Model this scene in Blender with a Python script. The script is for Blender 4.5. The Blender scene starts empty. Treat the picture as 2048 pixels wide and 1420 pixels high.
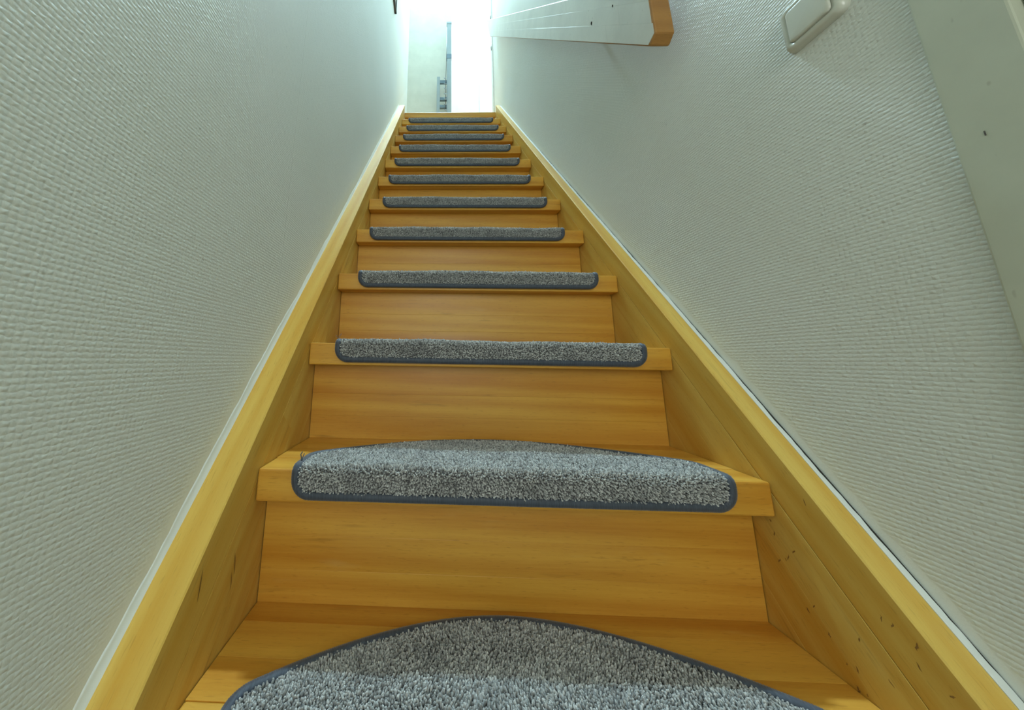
import bpy, bmesh, math, random
import numpy as np
from mathutils import Vector, Matrix

# ---------------------------------------------------------------- camera, light, exposure
scene = bpy.context.scene
col = scene.collection
random.seed(4)

CAM = Vector((-0.1193, -0.2035, 0.5955))
PITCH, YAW, ROLL = 0.189504, -0.0301662, 0.0167466
FPX, PPX, PPY = 641.4, 849.63, 598.41                # in a 2048 x 1420 frame
cp, sp, cy_, sy_ = math.cos(PITCH), math.sin(PITCH), math.cos(YAW), math.sin(YAW)
cr_, sr_ = math.cos(ROLL), math.sin(ROLL)
fwd = Vector((sy_*cp, cy_*cp, sp)); rgt = Vector((cy_, -sy_, 0)); upv = rgt.cross(fwd)
R_ = cr_*rgt + sr_*upv; U_ = -sr_*rgt + cr_*upv
cam = bpy.data.cameras.new('camera'); cam_o = bpy.data.objects.new('camera', cam); col.objects.link(cam_o)
cam_o.matrix_world = Matrix(((R_.x, U_.x, -fwd.x, CAM.x), (R_.y, U_.y, -fwd.y, CAM.y), (R_.z, U_.z, -fwd.z, CAM.z), (0, 0, 0, 1)))
cam.sensor_width = 36; cam.sensor_fit = 'HORIZONTAL'; cam.lens = FPX/2048*36
cam.shift_x = (1024-PPX)/2048; cam.shift_y = -(710-PPY)/2048
cam.clip_start = 0.01; cam.clip_end = 60
scene.camera = cam_o

world = bpy.data.worlds.new('sky'); scene.world = world; world.use_nodes = True
bg = world.node_tree.nodes['Background']; bg.inputs[0].default_value = (0.75, 0.87, 1, 1); bg.inputs[1].default_value = 1.0

def area(name, loc, direction, sx, sy, watts, colour):
    l = bpy.data.lights.new(name, 'AREA'); l.shape = 'RECTANGLE'; l.size = sx; l.size_y = sy
    l.energy = watts; l.color = colour
    o = bpy.data.objects.new(name, l); col.objects.link(o); o.location = loc
    o.rotation_euler = Vector(direction).to_track_quat('-Z', 'Y').to_euler()
    return o
area('skylight_daylight', (0.0, 2.790, 7.15), (0, 0, -1), 0.60, 0.16, 310, (0.58, 0.84, 1.0))      # roof window over the landing
area('landing_window_daylight', (1.17, 3.05, 4.35), (-1, 0, 0), 0.70, 1.20, 4.8, (0.72, 0.93, 1.0))   # window beside the landing
area('hall_fill', (-0.05, -2.14, 1.35), (0, 1, 0), 0.70, 1.50, 14.5, (0.97, 0.975, 0.895))      # soft fill added behind the camera, set at an unseen glazed door

vs = scene.view_settings
vs.view_transform = 'Standard'; vs.look = 'None'; vs.exposure = 0.0; vs.gamma = 1.0; vs.use_curve_mapping = False

# ---------------------------------------------------------------- dimensions of the stair
RISE, GOING, NOSE, OVER = 0.210518, 0.173281, 0.0483, 0.0408
SL = RISE/GOING; ANG = math.atan(SL); CA, SA = math.cos(ANG), math.sin(ANG)
HW = 0.40                      # half width between the stringers
XL, XR = -0.450, 0.4435        # wall faces
NT = 13                        # tread 13 is the landing edge
LAND = NT*RISE
CEIL = 7.20

# ---------------------------------------------------------------- node helpers
class NT_:
    def __init__(s, name):
        s.m = bpy.data.materials.new(name); s.m.use_nodes = True; s.t = s.m.node_tree
        s.b = s.t.nodes['Principled BSDF']
    def n(s, kind, **kw):
        nd = s.t.nodes.new(kind)
        for k, v in kw.items(): setattr(nd, k, v)
        return nd
    def put(s, sock, v):
        if hasattr(v, 'is_output') or isinstance(v, bpy.types.NodeSocket): s.t.links.new(v, sock)
        else: sock.default_value = v
    def math(s, op, a, b=0.0, c=0.0, clamp=False):
        nd = s.n('ShaderNodeMath', operation=op); nd.use_clamp = clamp
        s.put(nd.inputs[0], a); s.put(nd.inputs[1], b); s.put(nd.inputs[2], c); return nd.outputs[0]
    def mix(s, f, a, b, blend='MIX'):
        nd = s.n('ShaderNodeMix', data_type='RGBA', blend_type=blend)
        s.put(nd.inputs[0], f); s.put(nd.inputs[6], a); s.put(nd.inputs[7], b); return nd.outputs[2]
    def noise(s, vec, scale, detail=2.0, rough=0.5):
        nd = s.n('ShaderNodeTexNoise'); s.put(nd.inputs['Vector'], vec)
        nd.inputs['Scale'].default_value = scale; nd.inputs['Detail'].default_value = detail; nd.inputs['Roughness'].default_value = rough
        return nd.outputs[0]
    def mapping(s, vec, scale=(1, 1, 1), loc=(0, 0, 0)):
        nd = s.n('ShaderNodeMapping'); s.put(nd.inputs[0], vec); nd.inputs['Scale'].default_value = scale
        s.put(nd.inputs['Location'], loc); return nd.outputs[0]
    def rng(s, v, a, b, c=0.0, d=1.0):
        nd = s.n('ShaderNodeMapRange'); s.put(nd.inputs[0], v)
        for i, q in enumerate((a, b, c, d)): nd.inputs[i+1].default_value = q
        return nd.outputs[0]
    def bump(s, h, strength, dist):
        nd = s.n('ShaderNodeBump'); s.put(nd.inputs['Height'], h)
        nd.inputs['Strength'].default_value = strength; nd.inputs['Distance'].default_value = dist
        s.put(s.b.inputs['Normal'], nd.outputs[0])
    def set(s, colour=None, rough=None, **kw):
        if colour is not None: s.put(s.b.inputs['Base Color'], colour)
        if rough is not None: s.put(s.b.inputs['Roughness'], rough)
        for k, v in kw.items(): s.put(s.b.inputs[k.replace('_', ' ')], v)
        return s.m

def c4(r, g, b): return (r, g, b, 1)

def wood_material(name, light, dark, wear=0.35, gloss=0.34, seed=0.0):
    t = NT_(name)
    tc = t.n('ShaderNodeTexCoord'); oi = t.n('ShaderNodeObjectInfo')
    off = t.n('ShaderNodeCombineXYZ')
    for i, k in enumerate((7.0, 3.0, 5.0)): t.put(off.inputs[i], t.math('MULTIPLY_ADD', oi.outputs['Random'], k, seed))
    p = t.mapping(tc.outputs['Object'], (1, 1, 1), off.outputs[0])
    broad = t.noise(t.mapping(p, (1.6, 14, 14)), 1.0, 3.0)
    fine = t.noise(t.mapping(p, (9, 230, 230)), 1.0, 3.0, 0.6)
    wv = t.n('ShaderNodeTexWave', wave_type='BANDS', bands_direction='DIAGONAL')
    t.put(wv.inputs['Vector'], t.mapping(p, (0.5, 13, 13))); wv.inputs['Scale'].default_value = 1.0
    wv.inputs['Distortion'].default_value = 6.0; wv.inputs['Detail'].default_value = 2.0
    g = t.math('MULTIPLY_ADD', broad, 0.55, t.math('MULTIPLY_ADD', wv.outputs['Fac'], 0.22, t.math('MULTIPLY', fine, 0.32)))
    g = t.math('ADD', g, t.rng(oi.outputs['Random'], 0, 1, -0.11, 0.11))
    base = t.mix(t.rng(g, 0.28, 0.80), c4(*dark), c4(*light))
    # short dark pores of beech
    pores = t.noise(t.mapping(p, (60, 520, 520)), 1.0, 1.0)
    base = t.mix(t.math('MULTIPLY', t.rng(pores, 0.62, 0.74), 0.27), base, c4(dark[0]*.55, dark[1]*.5, dark[2]*.5))
    # darker heartwood streaks and dents
    streak = t.noise(t.mapping(p, (7, 75, 75), (3.1, 1.7, 0.3)), 1.0, 2.0)
    base = t.mix(t.math('MULTIPLY', t.rng(streak, 0.66, 0.80), wear), base, c4(dark[0]*.35, dark[1]*.30, dark[2]*.3))
    # rubbed lighter patches
    rub = t.noise(t.mapping(p, (5, 22, 22), (9.1, 2.7, 4.3)), 1.0, 3.0, 0.7)
    base = t.mix(t.math('MULTIPLY', t.rng(rub, 0.64, 0.80), 0.20), base, c4(0.72, 0.55, 0.22))
    t.bump(t.math('MULTIPLY_ADD', fine, 0.4, t.math('MULTIPLY', broad, 0.6)), 0.10, 0.0012)
    t.set(base, t.rng(broad, 0.3, 0.7, gloss-0.05, gloss+0.12), Specular_IOR_Level=0.45)
    return t.m

WOOD = wood_material('beech_lacquered', (0.76, 0.425, 0.062), (0.55, 0.235, 0.022))
WOOD_S = wood_material('beech_stringer', (0.75, 0.53, 0.125), (0.65, 0.355, 0.050), wear=0.42, seed=3.3)
WOOD_E = wood_material('beech_handrail_end', (0.42, 0.205, 0.048), (0.30, 0.125, 0.022), seed=1.2)  # base colours darkened for the weak light on the rail's end

def wallpaper(name, seam_y=None, smear=0.05, weft=(0.32, 0.58, -0.24, 0.34)):
    t = NT_(name)
    geo = t.n('ShaderNodeNewGeometry'); sep = t.n('ShaderNodeSeparateXYZ')
    P = 0.00535
    warp = t.n('ShaderNodeTexNoise'); t.put(warp.inputs['Vector'], geo.outputs['Position'])
    warp.inputs['Scale'].default_value = 150; warp.inputs['Detail'].default_value = 1.0
    va = t.n('ShaderNodeVectorMath', operation='MULTIPLY_ADD')
    t.put(va.inputs[0], warp.outputs['Color']); va.inputs[1].default_value = (0.003, 0.0034, 0.0024); t.put(va.inputs[2], geo.outputs['Position'])
    t.put(sep.inputs[0], va.outputs[0])
    u = t.math('MULTIPLY', sep.outputs[1], math.pi/P); v = t.math('MULTIPLY', sep.outputs[2], math.pi/P)
    su = t.math('SINE', u); sv = t.math('SINE', v)
    S = t.math('MULTIPLY', su, sv)
    a = t.math('POWER', t.math('ABSOLUTE', sv), 0.7); b = t.math('POWER', t.math('ABSOLUTE', su), 0.7)
    hh = t.math('MULTIPLY', a, t.math('MULTIPLY_ADD', b, weft[0], weft[1]))
    hh = t.math('MULTIPLY', hh, t.math('MULTIPLY_ADD', S, 0.24, 0.86))
    hv = t.math('MULTIPLY', b, t.math('MULTIPLY_ADD', S, weft[2], weft[3]))
    h = t.math('MAXIMUM', hh, hv)
    blot = t.noise(geo.outputs['Position'], 60, 3.0, 0.7)
    h = t.math('MULTIPLY', h, t.rng(blot, 0.3, 0.7, 0.62, 1.12))
    h = t.math('MULTIPLY_ADD', blot, 0.30, h)
    # filler and paint smeared over the weave just above the stringer
    sq = t.n('ShaderNodeSeparateXYZ'); t.put(sq.inputs[0], geo.outputs['Position'])
    hgt = t.math('SUBTRACT', sq.outputs[2], t.math('MULTIPLY_ADD', sq.outputs[1], SL, 0.07))
    hgt = t.math('MULTIPLY_ADD', t.noise(geo.outputs['Position'], 30, 2.0), -0.022, hgt)
    fill = t.rng(hgt, smear*0.35, smear, 1.0, 0.0)
    h = t.math('MULTIPLY', h, t.math('SUBTRACT', 1.0, fill))
    h = t.math('MULTIPLY_ADD', t.noise(geo.outputs['Position'], 420, 2.0), 0.16, h)
    if seam_y is not None:
        sp2 = t.n('ShaderNodeSeparateXYZ'); t.put(sp2.inputs[0], geo.outputs['Position'])
        d = t.math('ABSOLUTE', t.math('SUBTRACT', sp2.outputs[1], seam_y))
        h = t.math('SUBTRACT', h, t.rng(d, 0.0, 0.0016, 0.9, 0.0))
    t.bump(h, 0.62 if seam_y else 0.85, 0.0011)
    tone = t.noise(geo.outputs['Position'], 2.2, 3.0)
    base = t.mix(t.rng(tone, 0.3, 0.7), c4(0.77, 0.80, 0.735), c4(0.80, 0.83, 0.775))
    dirt = t.noise(geo.outputs['Position'], 95, 2.0, 0.7)
    base = t.mix(t.math('MULTIPLY', t.rng(dirt, 0.70, 0.82), 0.45), base, c4(0.22, 0.20, 0.16))
    base = t.mix(t.math('MULTIPLY', fill, 0.6), base, c4(0.83, 0.86, 0.82))
    t.set(base, 0.50, Specular_IOR_Level=0.35)
    return t.m
WP_L = wallpaper('woven_wallpaper_left', 0.452, 0.045, (0.52, 0.38, -0.30, 0.44))
WP_R = wallpaper('woven_wallpaper_right', None, 0.014)

def paint(name, rgb, rough=0.45, mott=0.05, speck=0.0, spec=0.4):
    t = NT_(name); geo = t.n('ShaderNodeNewGeometry')
    n1 = t.noise(geo.outputs['Position'], 9, 4.0, 0.6)
    lo = tuple(v*(1-mott) for v in rgb); hi = tuple(min(1, v*(1+mott)) for v in rgb)
    base = t.mix(t.rng(n1, 0.3, 0.7), c4(*lo), c4(*hi))
    if speck:
        n2 = t.noise(t.mapping(geo.outputs['Position'], (1, 1, 0.5)), 120, 1.0)
        base = t.mix(t.math('MULTIPLY', t.rng(n2, 0.74, 0.80), speck), base, c4(0.16, 0.13, 0.08))
    t.bump(t.noise(geo.outputs['Position'], 160, 3.0), 0.10, 0.0008)
    return t.set(base, rough, Specular_IOR_Level=spec)
WHITE = paint('white_paint', (0.82, 0.83, 0.80))
CREAM = paint('cream_plaster', (0.65, 0.65, 0.56), 0.7)
TRIMP = paint('aged_ivory_paint', (0.57, 0.60, 0.48), 0.40, 0.06, 0.25)
RAILP = paint('worn_white_lacquer', (0.61, 0.60, 0.53), 0.30, 0.07, 0.35)
CAULK = paint('white_sealant', (0.74, 0.76, 0.70), 0.5, 0.03)
FILL = paint('painted_filler', (0.78, 0.81, 0.765), 0.5, 0.03)
DARK = paint('gap_shade', (0.03, 0.028, 0.02), 0.9, 0.02)  # near-black standing in for the shade inside narrow gaps
PLASTIC = paint('ivory_plastic', (0.66, 0.67, 0.58), 0.18, 0.02, 0.0, 0.6)
METAL = paint('blue_grey_metal', (0.36, 0.43, 0.47), 0.45, 0.05)
DARKM = paint('dark_frame_paint', (0.10, 0.09, 0.085), 0.4)
DKMET = paint('dark_blue_metal', (0.16, 0.24, 0.31), 0.45, 0.05)  # darker blue for the rack's collar and crossbars
ART = paint('pale_print', (0.55, 0.55, 0.52), 0.6)
FLOORM = paint('hall_floor_tile', (0.42, 0.38, 0.32), 0.5, 0.12)
STEEL = paint('bracket_steel', (0.45, 0.45, 0.44), 0.35)
GLASSW = NT_('window_glass'); GLASSW.set(c4(0.9, 0.95, 1), 0.05, Transmission_Weight=1.0, IOR=1.1); GLASSW = GLASSW.m

def carpet():
    t = NT_('grey_carpet_yarn')
    at = t.n('ShaderNodeAttribute', attribute_name='tone')
    base = t.mix(at.outputs['Fac'], c4(0.185, 0.19, 0.185), c4(0.68, 0.69, 0.67))
    geo = t.n('ShaderNodeNewGeometry')
    worn = t.noise(geo.outputs['Position'], 22, 2.0)
    base = t.mix(t.math('MULTIPLY', t.rng(worn, 0.52, 0.72), 0.35), base, c4(0.10, 0.105, 0.11))
    t.set(base, 0.9, Specular_IOR_Level=0.15, Sheen_Weight=0.35, Sheen_Roughness=0.4)
    return t.m
PILE = carpet()
def binding_mat():
    t = NT_('slate_blue_binding'); geo = t.n('ShaderNodeNewGeometry')
    n1 = t.noise(t.mapping(geo.outputs['Position'], (700, 60, 60)), 1.0, 2.0)
    base = t.mix(t.rng(n1, 0.3, 0.7), c4(0.028, 0.037, 0.054), c4(0.062, 0.080, 0.110))
    return t.set(base, 0.6, Sheen_Weight=0.35, Sheen_Roughness=0.5)
BIND = binding_mat()
BACK = paint('mat_backing', (0.13, 0.13, 0.13), 0.95)

# ---------------------------------------------------------------- object helpers
def link(o, parent=None):
    col.objects.link(o)
    if parent is not None: o.parent = parent
    return o
def obj(name, bm, mat, parent=None, smooth=False):
    me = bpy.data.meshes.new(name); bm.normal_update(); bm.to_mesh(me); bm.free()
    if smooth:
        for p in me.polygons: p.use_smooth = True
    me.materials.append(mat)
    return link(bpy.data.objects.new(name, me), parent)
def pyobj(name, v, f, mat, parent=None, smooth=False):
    me = bpy.data.meshes.new(name); me.from_pydata(v, [], f); me.validate(); me.update()
    if smooth: me.polygons.foreach_set('use_smooth', [True]*len(me.polygons))
    me.materials.append(mat)
    return link(bpy.data.objects.new(name, me), parent)
def empty(name, loc=(0, 0, 0), parent=None):
    o = bpy.data.objects.new(name, None); o.empty_display_size = 0.05; o.location = loc
    return link(o, parent)
def tag(o, label, cat, group=None):
    o['label'] = label; o['category'] = cat
    if group: o['group'] = group
    return o
def struct(o, label=None):
    o['kind'] = 'structure'
    if label: o['label'] = label
    return o
def box(bm, x0, x1, y0, y1, z0, z1, bevel=0.0, seg=2):
    r = bmesh.ops.create_cube(bm, size=1.0, matrix=Matrix.Translation(((x0+x1)/2, (y0+y1)/2, (z0+z1)/2)) @ Matrix.Diagonal((x1-x0, y1-y0, z1-z0, 1)))
    if bevel:
        es = list({e for v in r['verts'] for e in v.link_edges})
        bmesh.ops.bevel(bm, geom=es, offset=bevel, segments=seg, affect='EDGES', profile=0.5)
def boxobj(name, b, mat, parent=None, bevel=0.0, seg=2):
    bm = bmesh.new(); box(bm, *b, bevel, seg); return obj(name, bm, mat, parent)
def prism(poly, d0, d1, axes='yzx', bevel=0.0, seg=2):
    """polygon in (a,b), extruded along the third axis from d0 to d1"""
    bm = bmesh.new(); ix = ['xyz'.index(c) for c in axes]
    def P(a, b, d):
        p = [0, 0, 0]; p[ix[0]] = a; p[ix[1]] = b; p[ix[2]] = d; return p
    lo = [bm.verts.new(P(a, b, d0)) for a, b in poly]; hi = [bm.verts.new(P(a, b, d1)) for a, b in poly]
    bm.faces.new(lo); bm.faces.new(hi[::-1]); n = len(poly)
    for i in range(n): bm.faces.new((lo[i], hi[i], hi[(i+1) % n], lo[(i+1) % n]))
    bmesh.ops.recalc_face_normals(bm, faces=bm.faces[:])
    if bevel: bmesh.ops.bevel(bm, geom=bm.edges[:], offset=bevel, segments=seg, affect='EDGES', profile=0.5)
    return bm
def tube(bm, pts, rad, n=8, cap=True):
    pts = [Vector(p) for p in pts]; rings = []
    rads = rad if isinstance(rad, (list, tuple)) else [rad]*len(pts)
    for i, p in enumerate(pts):
        d = (pts[min(i+1, len(pts)-1)]-pts[max(i-1, 0)]).normalized()
        a = d.orthogonal().normalized() if i == 0 else (rings_a-d*rings_a.dot(d)).normalized()
        rings_a = a; b = d.cross(a)
        rings.append([bm.verts.new(p+rads[i]*(math.cos(2*math.pi*k/n)*a+math.sin(2*math.pi*k/n)*b)) for k in range(n)])
    for i in range(len(rings)-1):
        for k in range(n): bm.faces.new((rings[i][k], rings[i][(k+1) % n], rings[i+1][(k+1) % n], rings[i+1][k]))
    if cap: bm.faces.new(rings[0][::-1]); bm.faces.new(rings[-1])

# ---------------------------------------------------------------- the shell
def sbox(name, b, mat, label=None, bevel=0.0): return struct(boxobj(name, b, mat, None, bevel), label)
wall_left = sbox('wall_left', (XL-0.10, XL, -2.20, 2.90, 0, CEIL), WP_L, 'white woven-fibre papered wall rising along the left stringer')
RW_END = 2.565
TR0, TR1 = 0.0636, 0.1186          # door architrave on the right wall
wall_right = sbox('wall_right', (XR, XR+0.10, TR1-0.012, RW_END, 0, CEIL), WP_R, 'white woven-fibre papered wall carrying the handrail and light switch')
sbox('wall_right_hall', (XR, XR+0.10, -2.20, -0.85, 0, 2.5), WP_R)
sbox('wall_right_over_door', (XR, XR+0.10, -0.85, TR1-0.012, 2.1, CEIL), WP_R)
wall_back = sbox('wall_back', (XL-0.10, 0.047, 2.90, 3.60, LAND-0.25, CEIL), CREAM, 'cream plaster wall at the head of the stairs')
sbox('wall_landing_far', (0.047, 1.30, 3.50, 3.60, LAND-0.25, CEIL), WHITE, 'bright white wall beyond the landing')
sbox('wall_landing_near', (XR+0.10, 1.30, RW_END-0.10, RW_END, LAND-0.25, CEIL), WHITE)
# landing side wall with a window opening
WZ0, WZ1, WY0, WY1 = 3.70, 5.00, 2.66, 3.42
for nm, b in (('wall_landing_side', (1.20, 1.30, RW_END, 3.50, LAND-0.25, WZ0)), ('wall_landing_side_over', (1.20, 1.30, RW_END, 3.50, WZ1, CEIL)),
              ('wall_landing_side_front', (1.20, 1.30, RW_END, WY0, WZ0, WZ1)), ('wall_landing_side_back', (1.20, 1.30, WY1, 3.50, WZ0, WZ1))):
    sbox(nm, b, WHITE)
w1 = struct(empty('window_1', (1.25, (WY0+WY1)/2, WZ0)), 'white window beside the landing')
def framed(parent, x0, x1, y0, y1, z0, z1, fw, axis):
    """rectangular frame of four bars and a pane, local to parent"""
    bm = bmesh.new()
    if axis == 'x':
        for b in ((x0, x1, y0, y0+fw, z0, z1), (x0, x1, y1-fw, y1, z0, z1), (x0, x1, y0, y1, z0, z0+fw), (x0, x1, y0, y1, z1-fw, z1)): box(bm, *b)
        pane = ((x0+x1)/2-0.003, (x0+x1)/2+0.003, y0+fw, y1-fw, z0+fw, z1-fw)
    elif axis == 'y':
        for b in ((x0, x0+fw, y0, y1, z0, z1), (x1-fw, x1, y0, y1, z0, z1), (x0, x1, y0, y1, z0, z0+fw), (x0, x1, y0, y1, z1-fw, z1)): box(bm, *b)
        pane = (x0+fw, x1-fw, (y0+y1)/2-0.003, (y0+y1)/2+0.003, z0+fw, z1-fw)
    else:
        for b in ((x0, x0+fw, y0, y1, z0, z1), (x1-fw, x1, y0, y1, z0, z1), (x0, x1, y0, y0+fw, z0, z1), (x0, x1, y1-fw, y1, z0, z1)): box(bm, *b)
        pane = (x0+fw, x1-fw, y0+fw, y1-fw, (z0+z1)/2-0.003, (z0+z1)/2+0.003)
    obj('window_frame', bm, WHITE, parent); boxobj('pane', pane, GLASSW, parent)
hw_ = (WY1-WY0)/2
framed(w1, -0.02, 0.03, -hw_, hw_, 0, WZ1-WZ0, 0.045, 'x')
# ceilings: stairwell/landing with a roof window, hall
SKX, SKY0, SKY1 = 0.34, 2.68, 2.895
for nm, b in (('ceiling', (XL-0.10, XR+0.10, -0.45, SKY0, CEIL, CEIL+0.10)), ('ceiling_landing', (XL-0.10, 1.30, SKY1, 3.60, CEIL, CEIL+0.10)),
              ('ceiling_left_of_roof_window', (XL-0.10, -SKX, SKY0, SKY1, CEIL, CEIL+0.10)), ('ceiling_right_of_roof_window', (SKX, 1.30, SKY0, SKY1, CEIL, CEIL+0.10))):
    sbox(nm, b, WHITE)
w2 = struct(empty('window_2', (0, (SKY0+SKY1)/2, CEIL)), 'roof window over the landing')
framed(w2, -SKX, SKX, -(SKY1-SKY0)/2, (SKY1-SKY0)/2, 0.0, 0.06, 0.03, 'z')
sbox('ceiling_hall', (XL-0.10, XR+0.10, -2.30, -0.45, 2.5, 2.6), WHITE)
sbox('wall_over_hall', (XL-0.10, XR+0.10, -0.55, -0.45, 2.6, CEIL), WP_R)
sbox('wall_hall_end', (XL-0.10, XR+0.10, -2.30, -2.20, 2.2, 2.5), WHITE)
sbox('wall_hall_end_left', (XL-0.10, -0.43, -2.30, -2.20, 0, 2.2), WHITE)
sbox('wall_hall_end_right', (0.33, XR+0.10, -2.30, -2.20, 0, 2.2), WHITE)
d2 = struct(empty('door_2', (-0.05, -2.25, 0)), 'unseen glazed front door of the hall, added with the fill light')
boxobj('lower_panel', (-0.375, 0.375, -0.02, 0.02, 0.01, 0.50), WHITE, d2)
framed(d2, -0.375, 0.375, -0.02, 0.02, 0.50, 2.19, 0.05, 'y')
sbox('floor', (XL-0.10, XR+0.10, -2.30, GOING+OVER, -0.10, 0), FLOORM, 'hall floor at the foot of the stairs')
sbox('floor_landing', (XL, 1.20, NT*GOING+0.16, 3.50, LAND-0.25, LAND), WOOD, 'landing floor at the head of the stairs')

# ---------------------------------------------------------------- staircase
stair = tag(empty('staircase', (0, GOING, 0)), 'straight steep honey-coloured beech staircase with closed risers and plain stringers', 'staircase')
SY = GOING
def local_box(name, b, mat, parent, bevel, at):
    """box given in world coordinates, mesh centred on its own origin at 'at' (world) under a parent whose world origin is known"""
    c = Vector(((b[0]+b[1])/2, (b[2]+b[3])/2, (b[4]+b[5])/2))
    o = boxobj(name, (b[0]-c.x, b[1]-c.x, b[2]-c.y, b[3]-c.y, b[4]-c.z, b[5]-c.z), mat, parent, bevel)
    o.location = c-Vector(at); return o
SO = (0, GOING, 0)
E_ = 0.0012
for k in range(1, NT+1):
    y0, y1 = k*GOING, (k+1)*GOING+OVER+0.018
    if k == NT: y1 = y0+0.16
    z1 = k*RISE; z0 = z1-NOSE
    if k <= 3:
        tr = empty('tread', (0, y0-GOING, z1), stair); at = (0, y0, z1)
        cuts = [y0, y0+0.062, y0+0.118, y0+0.176, y1]
        for i in range(4): local_box('stave', (-HW+E_, HW-E_, cuts[i], cuts[i+1], z0, z1), WOOD, tr, 0.0030 if i == 0 else 0.0005, at)
    else:
        local_box('tread', (-HW+E_, HW-E_, y0, y1, z0, z1), WOOD, stair, 0.003, SO)
    ry = k*GOING+OVER; rz0, rz1 = (k-1)*RISE, z0
    if 2 <= k <= 5:
        rs = empty('riser', (0, ry-GOING, rz0), stair); at = (0, ry, rz0); h = rz1-rz0
        fr = [0, 0.30, 0.60, 1.0] if k != 2 else [0, 0.29, 0.60, 1.0]
        for i in range(3): local_box('stave', (-HW+E_, HW-E_, ry, ry+0.018, rz0+fr[i]*h, rz0+fr[i+1]*h), WOOD, rs, 0.0004, at)
    else:
        local_box('riser', (-HW+E_, HW-E_, ry, ry+0.018, rz0, rz1), WOOD, stair, 0.0006, SO)

# stringers, glued up from staves; local X runs up the slope, local Z square to it
def clip_floor(poly, z0):
    """keep the part of a stave that is above the hall floor"""
    out = []; H = lambda p: z0+SA*p[0]+CA*p[1]-0.0005
    for p, q in zip(poly, poly[1:]+poly[:1]):
        hp, hq = H(p), H(q)
        if hp >= 0: out.append(p)
        if hp*hq < 0: t = hp/(hp-hq); out.append((p[0]+(q[0]-p[0])*t, p[1]+(q[1]-p[1])*t))
    return out
def stringer(x0, x1, htop, ystart, yend, seed):
    rnd = random.Random(seed)
    root = empty('stringer', ((x0+x1)/2, ystart-GOING, SL*ystart), stair)
    root.rotation_euler = (0, 0, 0)
    q = Matrix(((0, -1, 0), (CA, 0, -SA), (SA, 0, CA)))      # columns: local x (up slope), local y (-> world -x), local z
    L0, L1 = 0.0, (yend-ystart)/CA
    tops = [htop*CA, -0.0128, -0.070, -0.127, -0.190]
    T = (x1-x0)/2
    tan = SA/CA
    for i in range(4):
        a, b = tops[i], tops[i+1]
        cuts = [None]
        x = 0.25+rnd.random()*0.35
        while x < L1-0.2 and i > 0: cuts.append(x); x += 0.45+rnd.random()*0.45
        cuts.append('end')
        for j in range(len(cuts)-1):
            def edge(c, z):
                # vertical (plumb) cut at the two ends: world y = const -> CA*x - SA*z = const
                if c is None: return tan*z
                if c == 'end': return L1+tan*z
                return c
            poly = [(edge(cuts[j], b), b), (edge(cuts[j+1], b), b), (edge(cuts[j+1], a), a), (edge(cuts[j], a), a)]
            poly = clip_floor(poly, SL*ystart)
            if len(poly) < 3: continue
            bm = prism(poly, -T, T, 'xzy', 0.0016 if i == 0 else 0.0002, 1)
            s = obj('stave', bm, WOOD_S, root)
            s.matrix_basis = q.to_4x4()
    return root
HL, HR = 0.0715, 0.0650
stringer(XL+0.0008, -HW, HL, 0.128, 2.262, 11)
stringer(HW, 0.4345, HR, 0.128, 2.262, 29)

# scuffs rubbed into the stringers: thin worn patches lying on the face
def scuff(name, pts, x, side, width, mat, parent):
    """flat sliver on the stringer face through (y,z) points"""
    bm = bmesh.new(); n = len(pts); L = []; Rr = []
    for i, (yy, zz) in enumerate(pts):
        j0, j1 = max(i-1, 0), min(i+1, n-1)
        d = Vector((pts[j1][0]-pts[j0][0], pts[j1][1]-pts[j0][1])).normalized(); nr = Vector((-d.y, d.x))
        w = width*math.sin(math.pi*(i+0.15)/(n-0.7))*0.5
        L.append(bm.verts.new((x, yy+nr.x*w-GOING, zz+nr.y*w))); Rr.append(bm.verts.new((x, yy-nr.x*w-GOING, zz-nr.y*w)))
    for i in range(n-1): bm.faces.new((L[i], L[i+1], Rr[i+1], Rr[i]))
    return obj(name, bm, mat, parent)
SCUFF = paint('scuffed_lacquer', (0.27, 0.14, 0.035), 0.6, 0.25)
rs_ = random.Random(5)
for (yy, zz, dy, dz, w) in ((0.2385, 0.3400, -0.003, -0.034, 0.0022), (0.3075, 0.322, 0.004, -0.030, 0.0024), (0.3040, 0.300, 0.003, -0.024, 0.0018)):
    pts = [(yy+dy*t/5+rs_.uniform(-.0006, .0006), zz+dz*t/5) for t in range(6)]
    scuff('scuff_mark', pts, -HW+0.0003, -1, w, SCUFF, stair)
for i in range(26):
    yy = rs_.uniform(0.16, 0.36); hh = rs_.choice((rs_.uniform(0.005, 0.050), rs_.uniform(-0.13, -0.03)))
    zz = SL*yy+hh
    dy = rs_.uniform(-0.004, 0.004); dz = rs_.uniform(-0.009, -0.003)
    pts = [(yy+dy*t/4+rs_.uniform(-.0007, .0007), zz+dz*t/4) for t in range(5)]
    scuff('scuff_mark', pts, HW-0.0003, 1, rs_.uniform(0.0010, 0.0022), SCUFF, stair)

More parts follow.
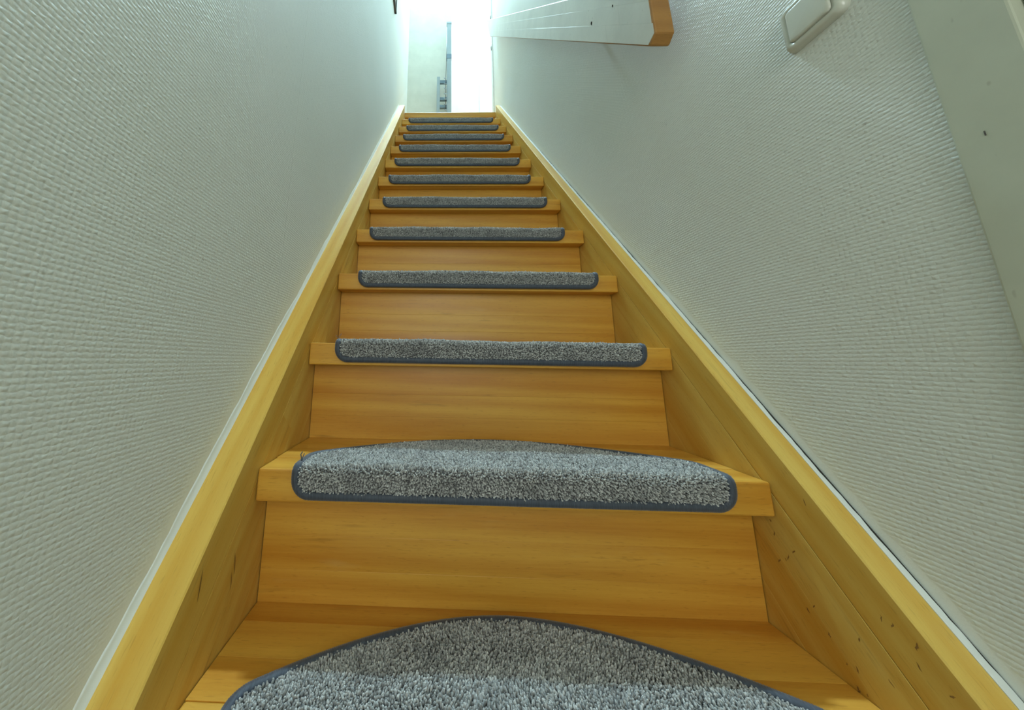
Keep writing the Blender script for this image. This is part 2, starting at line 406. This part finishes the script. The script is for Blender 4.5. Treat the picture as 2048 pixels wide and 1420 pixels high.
# ---------------------------------------------------------------- sealant along the stringers
def bead_left():
    # smooth paint and filler band feathered over the paper, and a raised fillet against the stringer
    v, f = [], []; n = 260; rnd = random.Random(2); w = 0.0
    for i in range(n+1):
        y = 0.10+i*(2.24-0.10)/n
        w = 0.9*w+0.1*rnd.uniform(-1, 1)
        zb = SL*y+HL
        wid = 0.016+0.018*w+rnd.uniform(-.001, .001)
        v += [(XL+0.0045+0.001*w, y, zb-0.001), (XL+0.0016, y, zb+wid*0.35), (XL+0.0006, y, zb+wid*0.7), (XL+0.0000, y, zb+wid), (XL-0.004, y, zb+wid), (XL-0.004, y, zb-0.001)]
    for i in range(n):
        for k in range(5): a = i*6+k; f.append((a, a+1, a+7, a+6))
    return pyobj('sealant_bead', v, f, FILL, wall_left, True)
bead_left()
def bead_right():
    v, f = [], []; n = 420; rnd = random.Random(8); w = 0.0
    for i in range(n+1):
        y = 0.10+i*(2.24-0.10)/n
        w = 0.85*w+0.15*rnd.uniform(-1, 1)
        zb = SL*y+HR
        gap = max(0.0, 0.0026+0.0055*w)*max(0.12, 1.15-0.55*y)      # cracked open near the foot of the flight
        xo = XR-0.0002-gap
        v += [(0.4335, y, zb+0.0004), (0.4350, y, zb+0.0014), (xo-0.0008, y, zb+0.0016), (xo, y, zb+0.0012), (xo, y, zb-0.012), (0.4335, y, zb-0.012)]
    for i in range(n):
        for k in range(6): a = i*6+k; b = i*6+(k+1) % 6; f.append((a, b, b+6, a+6))
    return pyobj('sealant_bead', v, f, CAULK, wall_right, False)
bead_right()
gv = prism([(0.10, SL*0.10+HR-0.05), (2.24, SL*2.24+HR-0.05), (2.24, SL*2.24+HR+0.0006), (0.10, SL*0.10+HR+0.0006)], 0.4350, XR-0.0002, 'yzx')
obj('crack_shade', gv, DARK, wall_right)  # dark strip filling the gap, so the crack's shade is in its colour

# ---------------------------------------------------------------- stair mats
MW = 0.3417                     # half width
S_FL, R_N = 0.0375, 0.006
S_ARC = R_N*math.pi/2
S1, S2 = S_FL, S_FL+S_ARC       # flap | nose | top
ZB = -0.0420
def surf(x, s, off):
    """point and normal on the mat's underside sheet, lifted by off; s runs from the flap's lower edge over the nose to the back"""
    if s < S1: return np.array((x, -0.0008-off, ZB+s)), np.array((0, -1.0, 0))
    if s < S2:
        a = (s-S1)/R_N; n = np.array((0, -math.cos(a), math.sin(a)))
        return np.array((x, R_N-0.0008, ZB+S_FL))+n*(R_N+off), n
    return np.array((x, R_N-0.0008+(s-S2), ZB+S_FL+R_N+off)), np.array((0, 0, 1.0))
ZTOP = ZB+S_FL+R_N              # height of the sheet over the nosing (about 1.5 mm)
def y2s(y): return y-(R_N-0.0008)+S2
YC = 0.194
def outline():
    """closed loop in (x, s): lower edge, sides, back arc"""
    pts = []
    r = 0.030
    right = []
    for i in range(9):
        a = -math.pi/2+i*math.pi/2/8
        right.append((MW-r+r*math.cos(a), r+r*math.sin(a)))
    sb = y2s(0.046)
    right.append((MW, sb*0.5)); right.append((MW, sb))
    # rounded shoulder into the arc
    def arc(x): return y2s(YC-0.122*(abs(x)/0.335)**1.85)
    x_sh = 0.318
    p0 = (MW, sb); p1 = (MW, y2s(0.070)); p2 = (x_sh, arc(x_sh))
    for i in range(1, 9):
        t = i/8; right.append(tuple((1-t)**2*p0[q]+2*t*(1-t)*p1[q]+t*t*p2[q] for q in range(2)))
    for i in range(1, 25):
        x = x_sh*(1-i/24); right.append((x, arc(x)))
    left = [(-x, s) for x, s in right[:-1]][::-1]
    return right+left
def resample(loop, step):
    P = np.array(loop+[loop[0]]); d = np.r_[0, np.cumsum(np.hypot(*np.diff(P, axis=0).T))]
    n = int(d[-1]/step); n += n % 2; q = np.linspace(0, d[-1], n+1)[:-1]
    return np.c_[np.interp(q, d, P[:, 0]), np.interp(q, d, P[:, 1])]
OUT = outline()
def inset(P, dist):
    T = np.roll(P, -1, 0)-np.roll(P, 1, 0); T /= np.linalg.norm(T, axis=1)[:, None]
    return P+np.c_[-T[:, 1], T[:, 0]]*dist
def inside_range(P, xs):
    """for each x the lowest and highest s of loop P"""
    lo, hi = [], []
    Q = np.r_[P, P[:1]]
    for x in xs:
        ss = []
        for (xa, sa), (xb, sb) in zip(Q[:-1], Q[1:]):
            if (xa-x)*(xb-x) <= 0 and xa != xb: ss.append(sa+(sb-sa)*(x-xa)/(xb-xa))
        lo.append(min(ss) if ss else 1); hi.append(max(ss) if ss else 0)
    return np.array(lo), np.array(hi)
BASE = resample(OUT, 0.006)
def mat_meshes(seed):
    rnd = np.random.RandomState(seed)
    wav = rnd.uniform(0, 6.28, 6)
    def lift(x):     # worn, wavy crown of the pile
        return 0.0010*math.sin(9*x+wav[0])+0.0008*math.sin(23*x+wav[1])+0.0006*math.sin(51*x+wav[2])
    # binding
    P = inset(resample(OUT, 0.0013), 0.0064); n = len(P)
    T = np.roll(P, -1, 0)-np.roll(P, 1, 0); T /= np.linalg.norm(T, axis=1)[:, None]
    v = []; m = 8
    for i in range(n):
        rr = 1.0+(0.05 if i % 2 else -0.05)+rnd.uniform(-.02, .02)
        base, nrm = surf(P[i, 0], P[i, 1], 0.0045)
        side2 = np.array((-T[i, 1], T[i, 0]))
        b2, _ = surf(P[i, 0]+side2[0]*1e-4, P[i, 1]+side2[1]*1e-4, 0.0045)
        sd = (b2-base); sd /= np.linalg.norm(sd)
        for k in range(m):
            a = 2*math.pi*k/m
            v.append(base+sd*(0.0068*rr*math.cos(a))+nrm*(0.0046*rr*math.sin(a)))
    f = [(i*m+k, i*m+(k+1) % m, ((i+1) % n)*m+(k+1) % m, ((i+1) % n)*m+k) for i in range(n) for k in range(m)]
    mb = bpy.data.meshes.new('binding'); mb.from_pydata([tuple(p) for p in v], [], f); mb.update()
    mb.polygons.foreach_set('use_smooth', [True]*len(mb.polygons)); mb.materials.append(BIND)
    # backing sheet
    I = inset(BASE, 0.004); xs = np.linspace(-MW+0.0045, MW-0.0045, 61); lo, hi = inside_range(I, xs)
    rows = 30; v = []; f = []
    for lay in (0.0, 0.0030):
        for i, x in enumerate(xs):
            for j in range(rows+1): v.append(tuple(surf(x, lo[i]+(hi[i]-lo[i])*j/rows, lay+0.0004)[0]))
    W1 = rows+1; off = len(xs)*W1
    for i in range(len(xs)-1):
        for j in range(rows):
            a = i*W1+j; f.append((a, a+1, a+W1+1, a+W1)); f.append((off+a, off+a+W1, off+a+W1+1, off+a+1))
        for j in (0, rows):
            a = i*W1+j; f.append((a, a+W1, off+a+W1, off+a))
    mk = bpy.data.meshes.new('backing'); mk.from_pydata(v, [], f); mk.update(); mk.materials.append(BACK)
    # pile: one short yarn end per tuft
    I = inset(BASE, 0.0122); step = 0.00245
    xs = np.arange(-MW+0.0126, MW-0.0126, step); lo, hi = inside_range(I, xs)
    v = []; f = []; tone = []; K = 5
    for i, x0 in enumerate(xs):
        s_ = lo[i]+0.5*(i % 2)*step
        while s_ < hi[i]+0.001:
            s = s_+rnd.uniform(-.0008, .0008); x = x0+rnd.uniform(-.0009, .0009)
            s_ += step*(0.5 if S1-0.001 < s_ < S2 else 1.0)        # the sheet opens up over the nose
            b, nr = surf(x, max(s, 0.002), 0.0030)
            h = 0.0060+rnd.uniform(-.0010, .0010)
            if s > S1: h += lift(x)
            if rnd.rand() < 0.02: h += 0.0018
            if s > S2+0.012:      # trodden pile leans over in slowly turning swirls
                ph = 2.2*math.sin(17*x+wav[3])+2.0*math.sin(31*s+11*x+wav[4])
                nr = nr+0.32*np.array((math.cos(ph), math.sin(ph), 0)); h *= 1.06
            d = nr+rnd.normal(0, 0.28, 3); d /= np.linalg.norm(d)
            a = np.cross(d, (1, 0, 0)); a /= np.linalg.norm(a); c = np.cross(d, a)
            i0 = len(v); r1 = 0.00150+rnd.uniform(-.0003, .0003)
            sq = rnd.uniform(0.65, 1.0); th = rnd.uniform(0, 3.14)
            ca, sa = math.cos(th), math.sin(th); a, c = a*ca+c*sa, (c*ca-a*sa)*sq
            for (tt, rr) in ((0.0, 0.0009), (0.62, r1), (0.92, r1*0.72)):
                for k in range(K):
                    q = 2*math.pi*k/K; v.append(tuple(b+d*(h*tt)+(a*math.cos(q)+c*math.sin(q))*rr))
            v.append(tuple(b+d*h))
            for k in range(K):
                k2 = (k+1) % K
                f.append((i0+k, i0+k2, i0+K+k2, i0+K+k)); f.append((i0+K+k, i0+K+k2, i0+2*K+k2, i0+2*K+k)); f.append((i0+2*K+k, i0+2*K+k2, i0+3*K))
            tone += [min(1, max(0, rnd.normal(0.5, 0.27)))]*(3*K+1)
    mp = bpy.data.meshes.new('pile'); mp.from_pydata(v, [], f); mp.update()
    mp.polygons.foreach_set('use_smooth', [True]*len(mp.polygons)); mp.materials.append(PILE)
    at = mp.attributes.new('tone', 'FLOAT', 'POINT'); at.data.foreach_set('value', tone)
    return mk, mb, mp
variants = [mat_meshes(s) for s in (3, 17, 42)]
ORD = {1: 'first', 2: 'second', 3: 'third', 4: 'fourth', 5: 'fifth', 6: 'sixth', 7: 'seventh', 8: 'eighth', 9: 'ninth', 10: 'tenth', 11: 'eleventh', 12: 'twelfth'}
MX = {1: -0.006, 2: 0.0, 3: 0.0019, 4: 0.0018, 5: -0.0096, 6: 0.001, 7: -0.0063, 8: -0.0051, 9: -0.0057, 10: -0.0025, 11: 0.0, 12: -0.003}
MR = {1: -0.010, 2: -0.002, 3: 0.004, 5: 0.003, 8: -0.003, 10: 0.003}
mats = {}
for k in range(1, 13):
    root = empty('stair_mat', (MX[k], k*GOING, k*RISE))
    if k in MR and k == 1: root.rotation_euler = (0, 0, 0)
    if k == 1: lab = 'lowest stair mat, grey half-moon pile cut off by the bottom of the photo'
    elif k == 12: lab = 'topmost grey carpet stair mat, just below the landing edge'
    else: lab = ORD[k]+' stair mat counted from the bottom, grey pile with slate-blue bound edge'
    tag(root, lab, 'stair mat', 'grey carpet mats on the stair treads')
    for me, nm, kind in zip(variants[k % 3], ('backing', 'binding', 'pile'), (None, None, 'stuff')):
        o = link(bpy.data.objects.new(nm, me), root)
        if kind: o['kind'] = kind
        if nm == 'binding': o['label'] = 'slate-blue stitched edge binding'
    mats[k] = root
def thread(parent, pts, r):
    bm = bmesh.new(); tube(bm, pts, r, 5); obj('loose_thread', bm, BIND, parent, True)
thread(mats[2], [(-0.334, 0.010, 0.008), (-0.335, 0.012, 0.014), (-0.337, 0.013, 0.019), (-0.335, 0.015, 0.023)], 0.0009)
thread(mats[2], [(-0.333, 0.010, 0.008), (-0.333, 0.012, 0.015), (-0.331, 0.013, 0.021)], 0.0007)
thread(mats[3], [(-0.335, 0.004, 0.006), (-0.338, 0.006, 0.014), (-0.333, 0.010, 0.022)], 0.0005)
thread(mats[3], [(-0.333, 0.004, 0.006), (-0.340, 0.004, 0.012), (-0.345, 0.006, 0.018)], 0.0004)

# ---------------------------------------------------------------- handrail
HX0, HX1 = 0.360, 0.4025
hr = tag(empty('handrail', (HX1, 0.40, 1.30)), 'wide white-painted board handrail with bare wooden end on the right wall', 'handrail')
HB, HT = 0.7982, 0.988
def hz(y, h): return SL*y+h
near, far_b, far_t = 0.3945, 2.222, 2.374
poly = [(0.4118, hz(0.4118, HB)), (far_b, hz(far_b, HB)), (far_t, hz(far_t, HT)), (near+0.012, hz(near+0.012, HT)), (near, hz(near, HT)-0.030), (0.3912, 1.3131)]
poly_l = [(a-0.40, b-1.30) for a, b in poly]
bm = prism(poly_l, HX0-HX1, 0.0, 'yzx', 0.0035, 2)
board = obj('board', bm, WOOD_E, hr)
board['label'] = 'bare wooden ends and edges'
# the painted face: staggered finger-jointed blocks, each a thin coat proud of the board
def face_cell(y0, y1, h0, h1, c0=None, c1=None):
    e = 0.0001
    q = [(y0, h0), (y1, h0), (y1, h1), (y0, h1)]
    p = [(a-0.40, hz(a, b)-1.30) for a, b in q]
    return p
mid = 0.900
rows = [(HB+0.0040, 0.862, [0.4165, 0.560, 0.93, 1.38, 1.83, 2.224]), (0.862, 0.924, [0.398, 0.500, 0.640, 1.02, 1.50, 1.90, 2.272]), (0.924, HT-0.0045, [0.398, 0.78, 1.15, 1.62, 2.05, 2.322])]
for h0, h1, ys in rows:
    for i in range(len(ys)-1):
        p = face_cell(ys[i], ys[i+1], h0, h1)
        if i == 0 and h0 < 0.81:      # follows the cut-off lower corner
            p = [(0.4160-0.40, hz(0.4160, h0)-1.30), p[1], p[2], (0.3950-0.40, hz(0.3950, h1)-1.30), (0.3950-0.40, 1.3150-1.30)]
        if i == len(ys)-2:            # slanted far end
            p[1] = (p[1][0], p[1][1]); dy = (far_t-far_b)*(h1-h0)/(HT-HB)
            p[2] = (ys[i+1]+dy-0.40, hz(ys[i+1]+dy, h1)-1.30)
        bm = prism(p, HX0-HX1-0.0007, HX0-HX1+0.002, 'yzx', 0.00025, 1)
        obj('painted_block', bm, RAILP, hr)
for (yy, hh, l) in ((0.627, 0.872, 0.017), (1.60, 0.872, 0.010), (0.520, 0.925, 0.012)):
    bm = bmesh.new(); z = hz(yy, hh)-1.30
    vs_ = [bm.verts.new((HX0-HX1-0.0010, yy-0.40+a*l*0.24+b*0.001, z+b*l*0.5)) for a, b in ((-1, 0.1), (0.1, 1), (1, 0.3), (0.3, -1))]
    bm.faces.new(vs_); bmesh.ops.solidify(bm, geom=bm.faces[:], thickness=-0.0006); obj('paint_chip', bm, DARKM, hr)
for yy in (0.75, 1.95):
    bm = bmesh.new(); z = hz(yy, 0.87)-1.30
    tube(bm, [(0.041, yy-0.40, z-0.02), (0.02, yy-0.40, z-0.02), (-0.004, yy-0.40, z)], 0.007, 10); obj('bracket', bm, STEEL, hr, True)

# ---------------------------------------------------------------- light switch
def rrect(cy, cz, hw, hh, r, x, n=7):
    out = []
    for sx, sz, a0 in ((1, 1, 0), (-1, 1, 90), (-1, -1, 180), (1, -1, 270)):
        for i in range(n):
            a = math.radians(a0+90*i/(n-1)); out.append((x, cy+sx*(hw-r)+r*math.cos(a), cz+sz*(hh-r)+r*math.sin(a)))
    return out
def loft(loops, cap=True):
    v = [p for l in loops for p in l]; n = len(loops[0]); f = []
    for i in range(len(loops)-1):
        for k in range(n): f.append((i*n+k, i*n+(k+1) % n, (i+1)*n+(k+1) % n, (i+1)*n+k))
    if cap: f.append(tuple(range((len(loops)-1)*n, len(loops)*n)))
    return v, f
SWY, SWZ = 0.2015, 1.1165
sw = tag(empty('light_switch', (XR, SWY, SWZ)), 'ivory plastic rocker light switch on the right wall near the door frame', 'light switch')
a = 0.0372; b = 0.0352
v, f = loft([rrect(0, 0, a, a+0.002, 0.011, 0.0), rrect(0, 0, a, a+0.002, 0.011, -0.003), rrect(0, 0, b, b+0.002, 0.010, -0.0085), rrect(0, 0, b-0.0018, b, 0.0095, -0.0105), rrect(0, 0, b-0.005, b-0.003, 0.008, -0.0112),
             rrect(0, 0, 0.0268, 0.0288, 0.0065, -0.0112), rrect(0, 0, 0.0266, 0.0286, 0.0065, -0.006)])
pyobj('plate', v, f, PLASTIC, sw, True)
v, f = loft([rrect(0, 0, 0.0258, 0.0278, 0.006, -0.006), rrect(0, 0, 0.0258, 0.0278, 0.006, -0.0120), rrect(0, 0, 0.0248, 0.0268, 0.0056, -0.0131), rrect(0, 0, 0.022, 0.024, 0.005, -0.0135)])
ro = pyobj('rocker', v, f, PLASTIC, sw, True); ro.rotation_euler = (0, math.radians(1.5), 0)
gap = [rrect(0, 0, 0.0267, 0.0287, 0.0065, -0.0058)]
pyobj('gap', gap[0], [tuple(range(len(gap[0])))], DARK, sw)  # dark sheet in place of the shade round the rocker

# ---------------------------------------------------------------- door on the right, beside the camera
def architrave(name, y0, y1, z1, label):
    o = boxobj(name, (XR-0.0075, XR+0.06, y0, y1, 0, z1), TRIMP, None, 0.002); return struct(o, label)
tr1 = architrave('trim_1', TR0, TR1, 2.16, 'aged ivory door architrave on the right wall')
chip = bmesh.new()
box(chip, XR-0.0079, XR-0.0074, 0.0983, 0.0991, 0.8285, 0.8335); obj('paint_chip', chip, DARKM, tr1)
architrave('trim_2', -0.85, -0.795, 2.16, 'ivory door architrave behind the camera')
d1 = struct(empty('door_1', (XR, -0.36, 0)), 'ivory door and frame beside the foot of the stairs')
bm = bmesh.new(); box(bm, 0.004, 0.09, TR0+0.36-0.018, TR0+0.36-0.0015, 0, 2.10, 0.002); box(bm, 0.004, 0.09, -0.435, -0.4205, 0, 2.10, 0.002); box(bm, 0.004, 0.09, -0.435, 0.42, 2.07, 2.10)
obj('frame', bm, TRIMP, d1)
boxobj('leaf', (0.010, 0.05, -0.419, 0.4035, 0.008, 2.068), TRIMP, d1, 0.002)
bm = bmesh.new(); tube(bm, [(0.01, -0.36, 1.04), (-0.02, -0.36, 1.04), (-0.028, -0.35, 1.04), (-0.028, -0.25, 1.04)], 0.008, 10); obj('handle', bm, STEEL, d1, True)

# ---------------------------------------------------------------- landing details
tr3 = struct(boxobj('trim_3', (XR-0.010, XR+0.11, RW_END-0.055, RW_END+0.012, LAND, LAND+2.2), WHITE, None, 0.003), 'white door jamb where the right wall ends at the landing')
for zz in (3.74, 4.12):
    bm = bmesh.new(); tube(bm, [(XR-0.013, RW_END-0.03, zz-0.035), (XR-0.013, RW_END-0.03, zz+0.035)], 0.006, 8); obj('hinge', bm, STEEL, tr3, True)
struct(boxobj('trim_4', (0.45, 0.53, 3.485, 3.50, LAND, LAND+2.3), WHITE, None, 0.003), 'white upright trim on the far landing wall')
pf = tag(empty('picture_frame', (XL, 1.50, 3.222)), 'dark thin picture frame hanging on the left wall near the landing', 'picture frame')
bm = bmesh.new(); F0, F1, FZ = -0.33, 0.307, 0.50
for bb in ((0, 0.016, F0, F1, 0, 0.012), (0, 0.016, F0, F1, FZ-0.012, FZ), (0, 0.016, F0, F0+0.012, 0, FZ), (0, 0.016, F1-0.012, F1, 0, FZ)): box(bm, *bb)
obj('frame', bm, DARKM, pf); boxobj('print', (0.001, 0.008, F0+0.012, F1-0.012, 0.012, FZ-0.012), ART, pf)

# grey rack against the cream wall
RY = 2.80
rk = tag(empty('metal_rack', (0, RY, LAND)), 'narrow blue-grey rack with a tall post, a short post and crossbars on the landing', 'rack')
def rb(name, x0, x1, y0, y1, z0, z1, bev=0.003, mat=METAL, parent=rk): return boxobj(name, (x0, x1, y0-RY, y1-RY, z0-LAND, z1-LAND), mat, parent, bev, 1)
rb('post', -0.008, 0.041, RY, RY+0.035, LAND, LAND+1.655)
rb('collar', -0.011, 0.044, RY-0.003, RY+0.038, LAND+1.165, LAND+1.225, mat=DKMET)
rb('cap', -0.012, 0.045, RY-0.004, RY+0.039, LAND+1.635, LAND+1.66)
rb('post', -0.117, -0.083, RY, RY+0.035, LAND, LAND+0.930)
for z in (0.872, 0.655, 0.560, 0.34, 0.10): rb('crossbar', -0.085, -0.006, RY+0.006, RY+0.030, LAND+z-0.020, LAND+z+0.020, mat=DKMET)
bm = bmesh.new(); tube(bm, [(-0.010, 0.01, 1.60), (-0.014, 0.004, 1.2), (-0.020, -0.002, 0.90), (-0.020, -0.002, 0.50)], 0.0028, 6); obj('cord', bm, DARKM, rk, True)
rr3 = random.Random(7)
for i in range(7):
    z = 0.90-i*0.065; bm = bmesh.new()
    tube(bm, [(-0.012, -0.004, z), (-0.030, -0.012, z-0.012), (-0.040, -0.014, z+0.004+rr3.uniform(-.01, .012))], 0.0035, 6); obj('hook', bm, METAL, rk, True)
